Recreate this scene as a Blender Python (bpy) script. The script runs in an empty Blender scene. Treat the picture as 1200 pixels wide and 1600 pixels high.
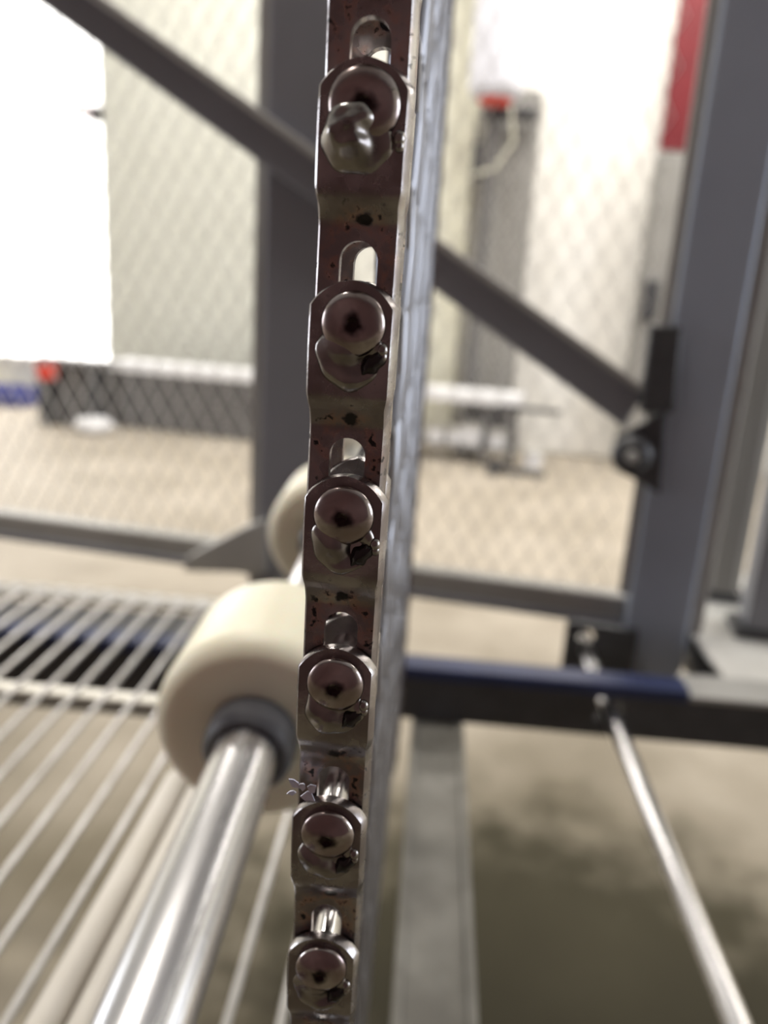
import bpy, bmesh, math, random
from mathutils import Vector, Matrix

random.seed(7)
SC = bpy.context.scene
COL = SC.collection

# ------------------------------------------------------------------ camera
F = 1250.0                                   # focal length in pixels of the 1200x1600 frame
_D = Vector((-288, 4466, 1250)).normalized()  # straight down, in camera axes (right, down, forward)
_Y = Vector((90 / F, -345 / F, 1.0)); _Y = (_Y - _Y.dot(_D) * _D).normalized()
_Z = -_D
_X = _Y.cross(_Z)
def c2w(c):
    c = Vector(c); return Vector((c.dot(_X), c.dot(_Y), c.dot(_Z)))
right, up, back = c2w((1, 0, 0)), c2w((0, -1, 0)), c2w((0, 0, -1))
cam_data = bpy.data.cameras.new('camera')
cam = bpy.data.objects.new('camera', cam_data); COL.objects.link(cam)
cam.matrix_world = Matrix((right, up, back)).transposed().to_4x4()
cam_data.sensor_fit = 'HORIZONTAL'
cam_data.sensor_width = 27.0
cam_data.lens = 27.0 * F / 1200
cam_data.clip_start = 0.01
cam_data.clip_end = 60
cam_data.dof.use_dof = True
cam_data.dof.focus_distance = 0.120
cam_data.dof.aperture_fstop = 12.5
SC.camera = cam

# ------------------------------------------------------------------ view and light
SC.view_settings.view_transform = 'Standard'
SC.view_settings.look = 'None'
SC.view_settings.gamma = 1.0
SC.view_settings.use_curve_mapping = False
SC.view_settings.exposure = 0.12

w = bpy.data.worlds.new('world'); SC.world = w
w.use_nodes = True
w.node_tree.nodes['Background'].inputs[0].default_value = (0.75, 0.8, 0.9, 1)
w.node_tree.nodes['Background'].inputs[1].default_value = 0.05

HA = math.radians(8.9)                        # the hall is turned against the conveyor
U = Vector((math.cos(HA), -math.sin(HA), 0)); V = Vector((math.sin(HA), math.cos(HA), 0))
FLOOR, CEIL = -1.2, 3.2
V_BACK, V_REAR, U_L, U_R = 6.5, -1.7, -6.5, 4.5
def hall(u, v, z): return U * u + V * v + Vector((0, 0, z))

LAMPS = [(-2.6, 5.3, 60), (0.4, 5.3, 70), (3.2, 5.3, 60), (-2.6, 3.6, 40), (0.4, 3.6, 40), (3.2, 3.6, 30), (-0.9, 0.55, 68)]
def area(name, loc, rot, sx, sy, power, col):
    l = bpy.data.lights.new(name, 'AREA'); l.shape = 'RECTANGLE'; l.size = sx; l.size_y = sy
    l.energy = power; l.color = col
    o = bpy.data.objects.new(name, l); COL.objects.link(o); o.location = loc; o.rotation_euler = rot
    return o
for i, (u, v, p) in enumerate(LAMPS):
    area('lamp_light', hall(u, v, CEIL - 0.135), (0, 0, -HA), 1.5, 0.28, p, (1.0, 0.955, 0.88))
# daylight through the tall back window, then two added side lights
area('window_light', hall(-5.0, V_BACK - 0.12, 0.75), (math.radians(-90), 0, -HA), 2.4, 2.6, 45, (1.0, 0.98, 0.96))
area('window_light', hall(U_R - 0.12, 1.3, 0.6), (math.radians(90), 0, math.radians(-90) - HA + math.pi), 2.6, 2.2, 45, (0.78, 0.86, 1.0))  # added, out of view: brightens the right edges of the links
area('window_light', hall(U_L + 0.12, 0.6, 0.6), (math.radians(90), 0, math.radians(-90) - HA), 2.6, 2.2, 45, (0.92, 0.95, 1.0))  # added, out of view: puts highlights on the left link edges

# ------------------------------------------------------------------ helpers
def ray(px, py): return c2w(((px - 600) / F, (py - 800) / F, 1.0))
def at_v(px, py, v):
    r = ray(px, py); p = r * (v / r.dot(V)); return p.dot(U), p.z

def tag(o, label=None, cat=None, group=None, kind=None):
    if label: o['label'] = label
    if cat: o['category'] = cat
    if group: o['group'] = group
    if kind: o['kind'] = kind
    return o

def empty(name, loc=(0, 0, 0), rz=0.0):
    o = bpy.data.objects.new(name, None); COL.objects.link(o)
    o.location = loc; o.rotation_euler = (0, 0, rz); o.empty_display_size = 0.02
    return o

class MB:
    def __init__(s): s.v = []; s.f = []
    def add(s, vs, fs):
        n = len(s.v); s.v += [tuple(v) for v in vs]; s.f += [tuple(i + n for i in f) for f in fs]; return s
    def box(s, a, b):
        x0, y0, z0 = [min(p, q) for p, q in zip(a, b)]; x1, y1, z1 = [max(p, q) for p, q in zip(a, b)]
        return s.add([(x0,y0,z0),(x1,y0,z0),(x1,y1,z0),(x0,y1,z0),(x0,y0,z1),(x1,y0,z1),(x1,y1,z1),(x0,y1,z1)],
                     [(3,2,1,0),(4,5,6,7),(0,1,5,4),(1,2,6,5),(2,3,7,6),(3,0,4,7)])
    def prism(s, poly, y0, y1):            # poly in (x, z), counter-clockwise seen from -y
        n = len(poly)
        vs = [(x, y0, z) for x, z in poly] + [(x, y1, z) for x, z in poly]
        fs = [tuple(range(n)), tuple(range(2 * n - 1, n - 1, -1))]
        fs += [((i + 1) % n, i, n + i, n + (i + 1) % n) for i in range(n)]
        return s.add(vs, fs)
    def tube(s, pts, r, seg=10, cap=True):
        pts = [Vector(p) for p in pts]; vs = []; fs = []
        rr = r if isinstance(r, (list, tuple)) else [r] * len(pts)
        prev = None
        for i, p in enumerate(pts):
            t = (pts[min(i + 1, len(pts) - 1)] - pts[max(i - 1, 0)]).normalized()
            if prev is None:
                a = Vector((0, 0, 1)) if abs(t.z) < 0.9 else Vector((1, 0, 0))
                nrm = t.cross(a).normalized()
            else:
                nrm = (prev - t * prev.dot(t)).normalized()
            prev = nrm; b = t.cross(nrm)
            for k in range(seg):
                an = 2 * math.pi * k / seg
                vs.append(p + (nrm * math.cos(an) + b * math.sin(an)) * rr[i])
        for i in range(len(pts) - 1):
            for k in range(seg):
                k2 = (k + 1) % seg
                fs.append((i * seg + k, i * seg + k2, (i + 1) * seg + k2, (i + 1) * seg + k))
        if cap:
            fs.append(tuple(range(seg - 1, -1, -1))); n = (len(pts) - 1) * seg
            fs.append(tuple(range(n, n + seg)))
        return s.add(vs, fs)
    def lathe(s, prof, seg=32, closed=False):            # prof: (r, y) pairs round the y axis
        vs = []; fs = []; n = len(prof)
        for r, y in prof:
            for k in range(seg):
                an = 2 * math.pi * k / seg; vs.append((r * math.cos(an), y, r * math.sin(an)))
        for i in range(n if closed else n - 1):
            j = (i + 1) % n
            for k in range(seg):
                k2 = (k + 1) % seg; fs.append((i * seg + k, i * seg + k2, j * seg + k2, j * seg + k))
        if not closed:
            fs.append(tuple(range(seg - 1, -1, -1))); fs.append(tuple(range((n - 1) * seg, n * seg)))
        return s.add(vs, fs)
    def mesh(s, name, mat, angle=35):
        me = bpy.data.meshes.new(name); me.from_pydata(s.v, [], s.f); me.update()
        bm = bmesh.new(); bm.from_mesh(me); bmesh.ops.recalc_face_normals(bm, faces=bm.faces); bm.to_mesh(me); bm.free()
        me.materials.append(mat)
        for p in me.polygons: p.use_smooth = True
        me.set_sharp_from_angle(angle=math.radians(angle))
        return me
    def build(s, name, mat, parent=None, bevel=0.0, seg=2, loc=None, rz=None):
        return link_obj(name, s.mesh(name, mat), parent, bevel, seg, loc, rz)

def link_obj(name, me, parent=None, bevel=0.0, seg=2, loc=None, rz=None):
    o = bpy.data.objects.new(name, me); COL.objects.link(o)
    if parent is not None: o.parent = parent
    if loc is not None: o.location = loc
    if rz is not None: o.rotation_euler = (0, 0, rz)
    if bevel:
        m = o.modifiers.new('bevel', 'BEVEL'); m.width = bevel; m.segments = seg; m.limit_method = 'ANGLE'; m.angle_limit = math.radians(40)
        m.harden_normals = False
    return o

# ------------------------------------------------------------------ materials
def mat(name, col, rough=0.5, metal=0.0, var=None, scale=30.0, bump=0.0, bscale=200.0, spec=0.5, rvar=0.0, stretch=None, emit=None, coat=0.0):
    m = bpy.data.materials.new(name); m.use_nodes = True
    nt = m.node_tree; N = nt.nodes; L = nt.links; b = N['Principled BSDF']
    b.inputs['Base Color'].default_value = (*col, 1); b.inputs['Roughness'].default_value = rough
    b.inputs['Metallic'].default_value = metal; b.inputs['Specular IOR Level'].default_value = spec
    b.inputs['Coat Weight'].default_value = coat
    tc = N.new('ShaderNodeTexCoord'); mp = N.new('ShaderNodeMapping'); L.new(tc.outputs['Object'], mp.inputs[0])
    if stretch: mp.inputs['Scale'].default_value = stretch
    if var is not None:
        nz = N.new('ShaderNodeTexNoise'); nz.inputs['Scale'].default_value = scale; nz.inputs['Detail'].default_value = 5
        L.new(mp.outputs[0], nz.inputs['Vector'])
        rp = N.new('ShaderNodeValToRGB'); rp.color_ramp.elements[0].position = 0.35; rp.color_ramp.elements[1].position = 0.68
        rp.color_ramp.elements[0].color = (*var, 1); rp.color_ramp.elements[1].color = (*col, 1)
        L.new(nz.outputs[0], rp.inputs[0]); L.new(rp.outputs[0], b.inputs['Base Color'])
        if rvar:
            mr = N.new('ShaderNodeMapRange'); mr.inputs['To Min'].default_value = rough + rvar; mr.inputs['To Max'].default_value = max(0.03, rough - rvar)
            mr.inputs['From Min'].default_value = 0.3; mr.inputs['From Max'].default_value = 0.7
            L.new(nz.outputs[0], mr.inputs[0]); L.new(mr.outputs[0], b.inputs['Roughness'])
    if bump:
        n2 = N.new('ShaderNodeTexNoise'); n2.inputs['Scale'].default_value = bscale; n2.inputs['Detail'].default_value = 4
        L.new(mp.outputs[0], n2.inputs['Vector'])
        bp = N.new('ShaderNodeBump'); bp.inputs['Strength'].default_value = bump; bp.inputs['Distance'].default_value = 0.2 / bscale
        L.new(n2.outputs[0], bp.inputs['Height']); L.new(bp.outputs[0], b.inputs['Normal'])
    if emit:
        b.inputs['Emission Color'].default_value = (*emit[0], 1); b.inputs['Emission Strength'].default_value = emit[1]
    return m

def link_material():
    """Worn stainless strip: greasy smudges, black oil at the bend, coppery burn round the slot end."""
    m = mat('link_steel', (0.42, 0.40, 0.40), 0.24, 1.0, bump=0.25, bscale=900)
    nt = m.node_tree; N = nt.nodes; L = nt.links; b = N['Principled BSDF']
    tc = [n for n in N if n.type == 'TEX_COORD'][0]
    info = N.new('ShaderNodeObjectInfo')
    off = N.new('ShaderNodeVectorMath'); off.operation = 'MULTIPLY_ADD'
    comb = N.new('ShaderNodeCombineXYZ'); L.new(info.outputs['Random'], comb.inputs[0]); L.new(info.outputs['Random'], comb.inputs[2])
    off.inputs[1].default_value = (7, 7, 7); L.new(comb.outputs[0], off.inputs[0]); L.new(tc.outputs['Object'], off.inputs[2])
    def noise(scale, detail=5):
        n = N.new('ShaderNodeTexNoise'); n.inputs['Scale'].default_value = scale; n.inputs['Detail'].default_value = detail
        L.new(off.outputs[0], n.inputs['Vector']); return n.outputs[0]
    def math_(op, a, c, d=None):
        n = N.new('ShaderNodeMath'); n.operation = op
        for i, x in enumerate((a, c, d)):
            if x is None: continue
            if isinstance(x, (int, float)): n.inputs[i].default_value = x
            else: L.new(x, n.inputs[i])
        return n.outputs[0]
    def dist(p, scale):
        s = N.new('ShaderNodeVectorMath'); s.operation = 'SUBTRACT'; s.inputs[1].default_value = p; L.new(tc.outputs['Object'], s.inputs[0])
        q = N.new('ShaderNodeVectorMath'); q.operation = 'MULTIPLY'; q.inputs[1].default_value = scale; L.new(s.outputs[0], q.inputs[0])
        r = N.new('ShaderNodeVectorMath'); r.operation = 'LENGTH'; L.new(q.outputs[0], r.inputs[0]); return r.outputs['Value']
    def step(x, e0, e1):
        n = N.new('ShaderNodeMapRange'); n.interpolation_type = 'SMOOTHSTEP'; n.inputs['From Min'].default_value = e0; n.inputs['From Max'].default_value = e1
        L.new(x, n.inputs[0]); return n.outputs[0]
    def mix(fac, a, c):
        n = N.new('ShaderNodeMix'); n.data_type = 'RGBA'; L.new(fac, n.inputs[0])
        for i, x in ((6, a), (7, c)):
            if isinstance(x, tuple): n.inputs[i].default_value = (*x, 1)
            else: L.new(x, n.inputs[i])
        return n.outputs[2]
    n1, n2, n3 = noise(130), noise(520, 6), noise(1100, 3)
    smear = step(n1, 0.40, 0.66)
    col = mix(smear, (0.25, 0.225, 0.225), (0.44, 0.42, 0.42))
    # copper tint in a ring round the upper end of the slot
    d = dist((0, 0.002, -0.0185), (1000, 0, 800))
    ring = math_('MULTIPLY', step(d, 2.4, 3.0), math_('SUBTRACT', 1.0, step(d, 4.2, 6.0)))
    ring = math_('MULTIPLY', ring, step(n2, 0.42, 0.62))
    col = mix(math_('MULTIPLY', ring, 0.45), col, (0.50, 0.27, 0.19))
    # oil spot on the bend, oil lines by the slot
    o1 = math_('SUBTRACT', 1.0, step(math_('ADD', dist((0.0003, 0.001, -0.0136), (1000, 0, 1500)), math_('MULTIPLY', n2, 3.6)), 2.6, 3.4))
    o2 = math_('MULTIPLY', step(n2, 0.60, 0.66), math_('MULTIPLY', step(d, 2.6, 3.2), math_('SUBTRACT', 1.0, step(d, 5.0, 7.5))))
    o3 = step(n3, 0.68, 0.73)
    oil = math_('MINIMUM', math_('ADD', math_('ADD', o1, o2), math_('MULTIPLY', o3, 0.3)), 1.0)
    col = mix(oil, col, (0.010, 0.008, 0.008))
    L.new(col, b.inputs['Base Color'])
    L.new(math_('MULTIPLY_ADD', oil, -0.85, 1.0), b.inputs['Metallic'])
    rg = math_('MULTIPLY_ADD', smear, -0.08, 0.30)
    L.new(rg, b.inputs['Roughness'])
    return m

def floor_material():
    m = mat('concrete_floor', (0.52, 0.49, 0.40), 0.6, 0.0, bump=0.10, bscale=60, spec=0.12)
    nt = m.node_tree; N = nt.nodes; L = nt.links; b = N['Principled BSDF']
    tc = [n for n in N if n.type == 'TEX_COORD'][0]
    n1 = N.new('ShaderNodeTexNoise'); n1.inputs['Scale'].default_value = 2.2; n1.inputs['Detail'].default_value = 7; L.new(tc.outputs['Object'], n1.inputs['Vector'])
    n2 = N.new('ShaderNodeTexNoise'); n2.inputs['Scale'].default_value = 9; n2.inputs['Detail'].default_value = 6; L.new(tc.outputs['Object'], n2.inputs['Vector'])
    r1 = N.new('ShaderNodeValToRGB'); r1.color_ramp.elements[0].position = 0.3; r1.color_ramp.elements[1].position = 0.7
    r1.color_ramp.elements[0].color = (0.36, 0.315, 0.255, 1); r1.color_ramp.elements[1].color = (0.49, 0.435, 0.365, 1)
    L.new(n1.outputs[0], r1.inputs[0])
    # the machine's shade painted into the floor colour, ragged at the rim
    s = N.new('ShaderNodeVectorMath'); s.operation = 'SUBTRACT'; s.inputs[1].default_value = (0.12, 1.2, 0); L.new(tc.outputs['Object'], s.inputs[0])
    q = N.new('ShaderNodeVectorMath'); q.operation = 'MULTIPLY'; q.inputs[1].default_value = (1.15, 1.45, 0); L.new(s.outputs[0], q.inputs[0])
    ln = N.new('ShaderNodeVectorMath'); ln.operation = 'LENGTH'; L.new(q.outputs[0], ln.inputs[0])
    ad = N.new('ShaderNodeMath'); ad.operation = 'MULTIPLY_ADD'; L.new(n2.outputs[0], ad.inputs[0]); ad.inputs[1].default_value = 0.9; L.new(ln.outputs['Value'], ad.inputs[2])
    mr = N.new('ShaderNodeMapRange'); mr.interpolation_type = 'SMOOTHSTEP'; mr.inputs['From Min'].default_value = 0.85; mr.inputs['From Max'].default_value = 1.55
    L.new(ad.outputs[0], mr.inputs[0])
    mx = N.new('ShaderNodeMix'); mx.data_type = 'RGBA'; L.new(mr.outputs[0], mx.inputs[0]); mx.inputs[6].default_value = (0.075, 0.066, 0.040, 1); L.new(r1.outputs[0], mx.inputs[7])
    # dimmer light round the machine, multiplied into the floor colour
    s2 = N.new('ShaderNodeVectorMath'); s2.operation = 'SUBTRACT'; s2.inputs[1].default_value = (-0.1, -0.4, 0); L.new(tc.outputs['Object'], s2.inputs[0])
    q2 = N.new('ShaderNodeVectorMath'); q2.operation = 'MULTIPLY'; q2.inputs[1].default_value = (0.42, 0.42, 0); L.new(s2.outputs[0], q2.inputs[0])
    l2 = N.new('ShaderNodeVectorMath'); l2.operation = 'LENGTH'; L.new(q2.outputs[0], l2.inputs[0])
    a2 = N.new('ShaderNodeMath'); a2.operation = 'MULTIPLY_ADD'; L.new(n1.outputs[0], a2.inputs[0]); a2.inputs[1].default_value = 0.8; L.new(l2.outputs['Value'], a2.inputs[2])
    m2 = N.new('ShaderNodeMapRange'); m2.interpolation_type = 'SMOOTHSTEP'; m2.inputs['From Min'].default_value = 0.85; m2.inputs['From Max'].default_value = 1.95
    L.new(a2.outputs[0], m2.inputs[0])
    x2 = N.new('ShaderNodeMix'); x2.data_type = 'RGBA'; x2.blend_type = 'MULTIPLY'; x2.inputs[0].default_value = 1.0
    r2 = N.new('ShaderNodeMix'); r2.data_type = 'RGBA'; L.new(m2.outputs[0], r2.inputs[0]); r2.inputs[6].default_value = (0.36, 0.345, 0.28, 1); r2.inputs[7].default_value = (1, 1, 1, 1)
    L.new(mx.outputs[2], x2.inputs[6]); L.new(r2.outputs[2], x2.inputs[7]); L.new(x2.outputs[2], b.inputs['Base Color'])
    return m

M = {}
M['link'] = link_material()
M['rod'] = mat('rod_steel', (0.60, 0.59, 0.58), 0.16, 1.0, var=(0.42, 0.40, 0.40), scale=260, rvar=0.05)
M['head'] = mat('rod_head_steel', (0.50, 0.46, 0.45), 0.20, 1.0, var=(0.30, 0.24, 0.23), scale=240, rvar=0.06, bump=0.12, bscale=1500, stretch=(0.3, 1, 1.4))
M['weld'] = mat('weld_metal', (0.42, 0.40, 0.38), 0.24, 1.0, var=(0.20, 0.18, 0.175), scale=200, rvar=0.05, bump=0.12, bscale=1100)
M['spiral'] = mat('mesh_wire', (0.27, 0.27, 0.29), 0.38, 1.0)
M['belt2'] = mat('grid_rod', (0.60, 0.59, 0.58), 0.38, 0.85, var=(0.48, 0.46, 0.44), scale=40)
M['edge'] = mat('edge_link', (0.85, 0.84, 0.80), 0.5, 0.2, var=(0.6, 0.58, 0.55), scale=90)
M['shaft'] = mat('brushed_shaft', (0.70, 0.69, 0.70), 0.27, 1.0, var=(0.60, 0.59, 0.60), scale=60, stretch=(1, 0.05, 1), rvar=0.04)
M['nylon'] = mat('cream_nylon', (0.90, 0.86, 0.70), 0.42, 0.0, var=(0.85, 0.80, 0.62), scale=14, bump=0.05, bscale=120)
M['nylon'].node_tree.nodes['Principled BSDF'].inputs['Subsurface Weight'].default_value = 0.15
M['nylon'].node_tree.nodes['Principled BSDF'].inputs['Subsurface Scale'].default_value = 0.01
M['collar'] = mat('dark_collar', (0.13, 0.13, 0.14), 0.35, 0.3, var=(0.08, 0.08, 0.09), scale=60)
M['paint'] = mat('grey_paint', (0.25, 0.255, 0.285), 0.5, 0.0, var=(0.225, 0.23, 0.255), scale=9, bump=0.06, bscale=300)
M['paintb'] = mat('blue_grey_paint', (0.36, 0.40, 0.48), 0.36, 0.1, var=(0.32, 0.355, 0.43), scale=8, bump=0.06, bscale=300)
M['paintl'] = mat('light_grey_paint', (0.42, 0.41, 0.39), 0.45, 0.0, var=(0.36, 0.35, 0.33), scale=12)
M['galv'] = mat('galvanised_mesh', (0.90, 0.89, 0.87), 0.45, 0.1, var=(0.82, 0.81, 0.79), scale=60)
M['dark'] = mat('dark_steel', (0.075, 0.075, 0.08), 0.45, 0.2, var=(0.055, 0.055, 0.06), scale=25)
M['navy'] = mat('navy_strip', (0.020, 0.030, 0.095), 0.5, 0.0, var=(0.016, 0.024, 0.075), scale=30)
M['chan'] = mat('channel_zinc', (0.25, 0.24, 0.215), 0.5, 0.15, var=(0.17, 0.16, 0.14), scale=28, bump=0.1, bscale=150)
M['beige'] = mat('beige_rail', (0.64, 0.60, 0.55), 0.5, 0.1, var=(0.57, 0.53, 0.47), scale=20)
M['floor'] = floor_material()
M['wall'] = mat('painted_wall', (0.80, 0.79, 0.72), 0.7, var=(0.77, 0.76, 0.69), scale=3)
M['curtain'] = mat('white_panel', (0.93, 0.91, 0.87), 0.6, var=(0.89, 0.87, 0.82), scale=4)
M['greywall'] = mat('beige_grey_panel', (0.62, 0.62, 0.56), 0.6, var=(0.58, 0.58, 0.52), scale=4)
M['rear'] = mat('maroon_wall', (0.085, 0.042, 0.042), 0.8, var=(0.06, 0.03, 0.03), scale=2)
M['ceil'] = mat('ceiling_sheet', (0.45, 0.45, 0.44), 0.7, var=(0.40, 0.40, 0.39), scale=3)
M['lamp'] = mat('lamp_housing', (0.7, 0.7, 0.7), 0.5, var=(0.65, 0.65, 0.65))
M['day'] = mat('daylight_pane', (0.9, 0.9, 0.9), 0.4, emit=((1.0, 0.98, 0.96), 2.6))
M['dayb'] = mat('added_pane_cool', (0.9, 0.9, 0.9), 0.4, emit=((0.80, 0.88, 1.0), 2.6))  # glowing pane of the two added side windows
M['frame'] = mat('window_frame', (0.55, 0.53, 0.50), 0.5, var=(0.7, 0.69, 0.65), scale=10)
M['tablegrey'] = mat('table_grey', (0.13, 0.125, 0.125), 0.55, var=(0.11, 0.105, 0.105), scale=6)
M['white'] = mat('white_plastic', (0.88, 0.88, 0.90), 0.4, var=(0.82, 0.82, 0.85), scale=8)
M['can'] = mat('canister_plastic', (0.66, 0.66, 0.72), 0.4, var=(0.60, 0.60, 0.66), scale=8)
M['red'] = mat('red_panel', (0.17, 0.006, 0.012), 0.5, var=(0.14, 0.005, 0.010), scale=5)
M['redb'] = mat('red_band', (0.75, 0.05, 0.02), 0.4, var=(0.6, 0.04, 0.02), scale=9)
M['cab'] = mat('grey_cabinet', (0.29, 0.28, 0.265), 0.55, var=(0.26, 0.25, 0.235), scale=5)
M['pale'] = mat('pale_bar', (0.88, 0.84, 0.76), 0.5, 0.0, var=(0.82, 0.78, 0.69), scale=20)
M['cream'] = mat('cream_column', (0.72, 0.70, 0.58), 0.6, var=(0.66, 0.64, 0.52), scale=6)
M['blue'] = mat('blue_tub', (0.06, 0.08, 0.36), 0.4, var=(0.05, 0.06, 0.3), scale=9)
M['grease'] = mat('black_grease', (0.012, 0.008, 0.008), 0.18, 0.0, var=(0.006, 0.004, 0.004), scale=300, bump=0.2, bscale=900)
M['flake'] = mat('plastic_flake', (0.74, 0.74, 0.86), 0.5, var=(0.62, 0.62, 0.76), scale=400)
M['flake'].node_tree.nodes['Principled BSDF'].inputs['Subsurface Weight'].default_value = 0.0

# ------------------------------------------------------------------ the hall
def hbox(mb, u0, u1, v0, v1, z0, z1): return mb.box((u0, v0, z0), (u1, v1, z1))
def hstruct(name, mb, m, parent=None, bevel=0):
    o = mb.build(name, m, parent, bevel)
    if parent is None:
        o.rotation_euler = (0, 0, -HA); o['kind'] = 'structure'
    return o
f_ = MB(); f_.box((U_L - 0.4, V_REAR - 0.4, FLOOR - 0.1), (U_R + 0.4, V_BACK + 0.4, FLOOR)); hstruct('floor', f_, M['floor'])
c_ = MB(); c_.box((U_L - 0.4, V_REAR - 0.4, CEIL), (U_R + 0.4, V_BACK + 0.4, CEIL + 0.1)); hstruct('ceiling', c_, M['ceil'])
# back wall, with the tall window's opening on the left
WU1 = at_v(163, 330, V_BACK)[0]; WU0 = WU1 - 2.5; WZ0 = at_v(100, 565, V_BACK)[1]; WZ1 = 2.3
b_ = MB()
b_.box((WU1, V_BACK, FLOOR), (U_R, V_BACK + 0.15, CEIL)); b_.box((U_L, V_BACK, FLOOR), (WU0, V_BACK + 0.15, CEIL))
b_.box((WU0, V_BACK, FLOOR), (WU1, V_BACK + 0.15, WZ0)); b_.box((WU0, V_BACK, WZ1), (WU1, V_BACK + 0.15, CEIL))
hstruct('wall_back', b_, M['wall'])
RW0, RW1, RZ0, RZ1 = 0.0, 2.6, -0.5, 1.7
r_ = MB(); r_.box((U_R, V_REAR, FLOOR), (U_R + 0.15, RW0, CEIL)); r_.box((U_R, RW1, FLOOR), (U_R + 0.15, V_BACK, CEIL))
r_.box((U_R, RW0, FLOOR), (U_R + 0.15, RW1, RZ0)); r_.box((U_R, RW0, RZ1), (U_R + 0.15, RW1, CEIL)); hstruct('wall_right', r_, M['wall'])
l_ = MB(); LW0, LW1 = -0.7, 1.9
l_.box((U_L - 0.15, V_REAR, FLOOR), (U_L, LW0, CEIL)); l_.box((U_L - 0.15, LW1, FLOOR), (U_L, V_BACK, CEIL))
l_.box((U_L - 0.15, LW0, FLOOR), (U_L, LW1, RZ0)); l_.box((U_L - 0.15, LW0, RZ1), (U_L, LW1, CEIL)); hstruct('wall_left', l_, M['wall'])
added_win_l = hstruct('added_window_left', MB().box((U_L - 0.075, LW0, RZ0), (U_L - 0.06, LW1, RZ1)), M['dayb'])  # unseen window, added to light the chain from the left
hstruct('window_frame', MB().box((U_L - 0.05, LW0 - 0.04, RZ0 - 0.05), (U_L + 0.03, LW1 + 0.04, RZ0)), M['frame'], added_win_l)
q_ = MB(); q_.box((U_L, V_REAR - 0.15, FLOOR), (U_R, V_REAR, CEIL)); hstruct('wall_rear', q_, M['rear'])
# back wall window, and an added unseen one on the right
win = hstruct('window_1', MB().box((WU0, V_BACK + 0.06, WZ0), (WU1, V_BACK + 0.075, WZ1)), M['day'])
hstruct('window_frame', MB().box((WU0, V_BACK - 0.03, WZ0 - 0.05), (WU1 + 0.01, V_BACK + 0.06, WZ0 + 0.01)).box((WU0 - 0.05, V_BACK - 0.03, WZ0 - 0.05), (WU0, V_BACK + 0.06, WZ1)), M['frame'], win)
added_win_r = hstruct('added_window_right', MB().box((U_R + 0.06, RW0, RZ0), (U_R + 0.075, RW1, RZ1)), M['dayb'])  # unseen window, added for a bluish reflection on the chain
hstruct('window_frame', MB().box((U_R - 0.03, RW0 - 0.04, RZ0 - 0.05), (U_R + 0.05, RW1 + 0.04, RZ0)), M['frame'], added_win_r)
# cladding on the back wall
u0, u1 = WU1 + 0.01, at_v(560, 300, V_BACK)[0]
hstruct('trim_1', MB().box((u0, V_BACK - 0.02, FLOOR + 0.02), (u1, V_BACK, CEIL - 0.02)), M['greywall'])
u2, u3 = at_v(835, 300, V_BACK)[0], at_v(1055, 300, V_BACK)[0]
hstruct('trim_2', MB().box((u2 - 0.5, V_BACK - 0.02, FLOOR + 0.02), (u3 + 2.0, V_BACK, CEIL - 0.02)), M['curtain'])
# ceiling lamps
for i, (u, v, p) in enumerate(LAMPS):
    lm = empty('ceiling_lamp', hall(u, v, CEIL), -HA)
    hb = MB(); hb.box((-0.8, -0.18, -0.06), (0.8, 0.18, 0.0)); hb.box((-0.8, -0.18, -0.13), (-0.77, 0.18, -0.06)); hb.box((0.77, -0.18, -0.13), (0.8, 0.18, -0.06))
    hb.build('housing', M['lamp'], lm)
    MB().box((-0.77, -0.15, -0.12), (0.77, 0.15, -0.06)).build('diffuser', M['lamp'], lm)
    tag(lm, 'long white ceiling lamp ' + ['over the far wall near the bright window', 'over the middle of the far wall', 'over the far wall near the red board', 'over the hall floor on the window side', 'over the middle of the hall floor', 'over the hall floor on the right', 'straight above the rollers'][i], 'lamp', 'lamps on the ceiling of the hall')

# ------------------------------------------------------------------ guard frame of the machine
VG = 0.92
ga = {}
def gpt(px, py, v=VG): return at_v(px, py, v)
guard = empty('guard_frame', hall(0.0, VG, -0.47), -HA)
tag(guard, 'grey painted steel guard frame with diagonal brace and expanded metal mesh', 'guard frame')
def gbox(name, u0, u1, v0, v1, z0, z1, m, bevel=0.002, parent=None):
    return MB().box((u0, v0 - VG, z0 + 0.47), (u1, v1 - VG, z1 + 0.47)).build(name, m, parent or guard, bevel)
ZT = 0.62
lu0, lu1 = gpt(413, 300)[0], gpt(520, 300)[0]
zb = gpt(380, 884)[1]
gbox('post', lu0, lu1, VG, VG + 0.06, -0.47, ZT, M['paint'], 0.004)
gbox('post_flange', gpt(388, 300)[0], lu0 + 0.002, VG + 0.02, VG + 0.028, -0.42, ZT, M['paintl'])  # lighter paint stands in for light falling on the flange
ru0, ru1 = gpt(1051, 500)[0], gpt(1163, 500)[0]
gbox('post', ru0, ru1, VG, VG + 0.06, -0.47, ZT, M['paintb'], 0.004)
gbox('post_flange', ru0 - 0.012, ru0 + 0.002, VG + 0.01, VG + 0.018, -0.33, ZT, M['paintl'])  # right post's flanges are painted lighter too, as its lit sides
gbox('post_flange', ru1 - 0.002, ru1 + 0.017, VG + 0.012, VG + 0.02, -0.370, ZT, M['paintl'])
# bottom rail, in one run behind the posts
r0, r1 = gpt(0, 812), gpt(955, 930)
gbox('bottom_rail', -1.05, ru0, VG + 0.03, VG + 0.06, -0.374, -0.342, M['paintl'], 0.003)
gbox('rail_lip', -1.05, ru0, VG + 0.024, VG + 0.03, -0.378, -0.369, M['paint'], 0.001)
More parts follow.
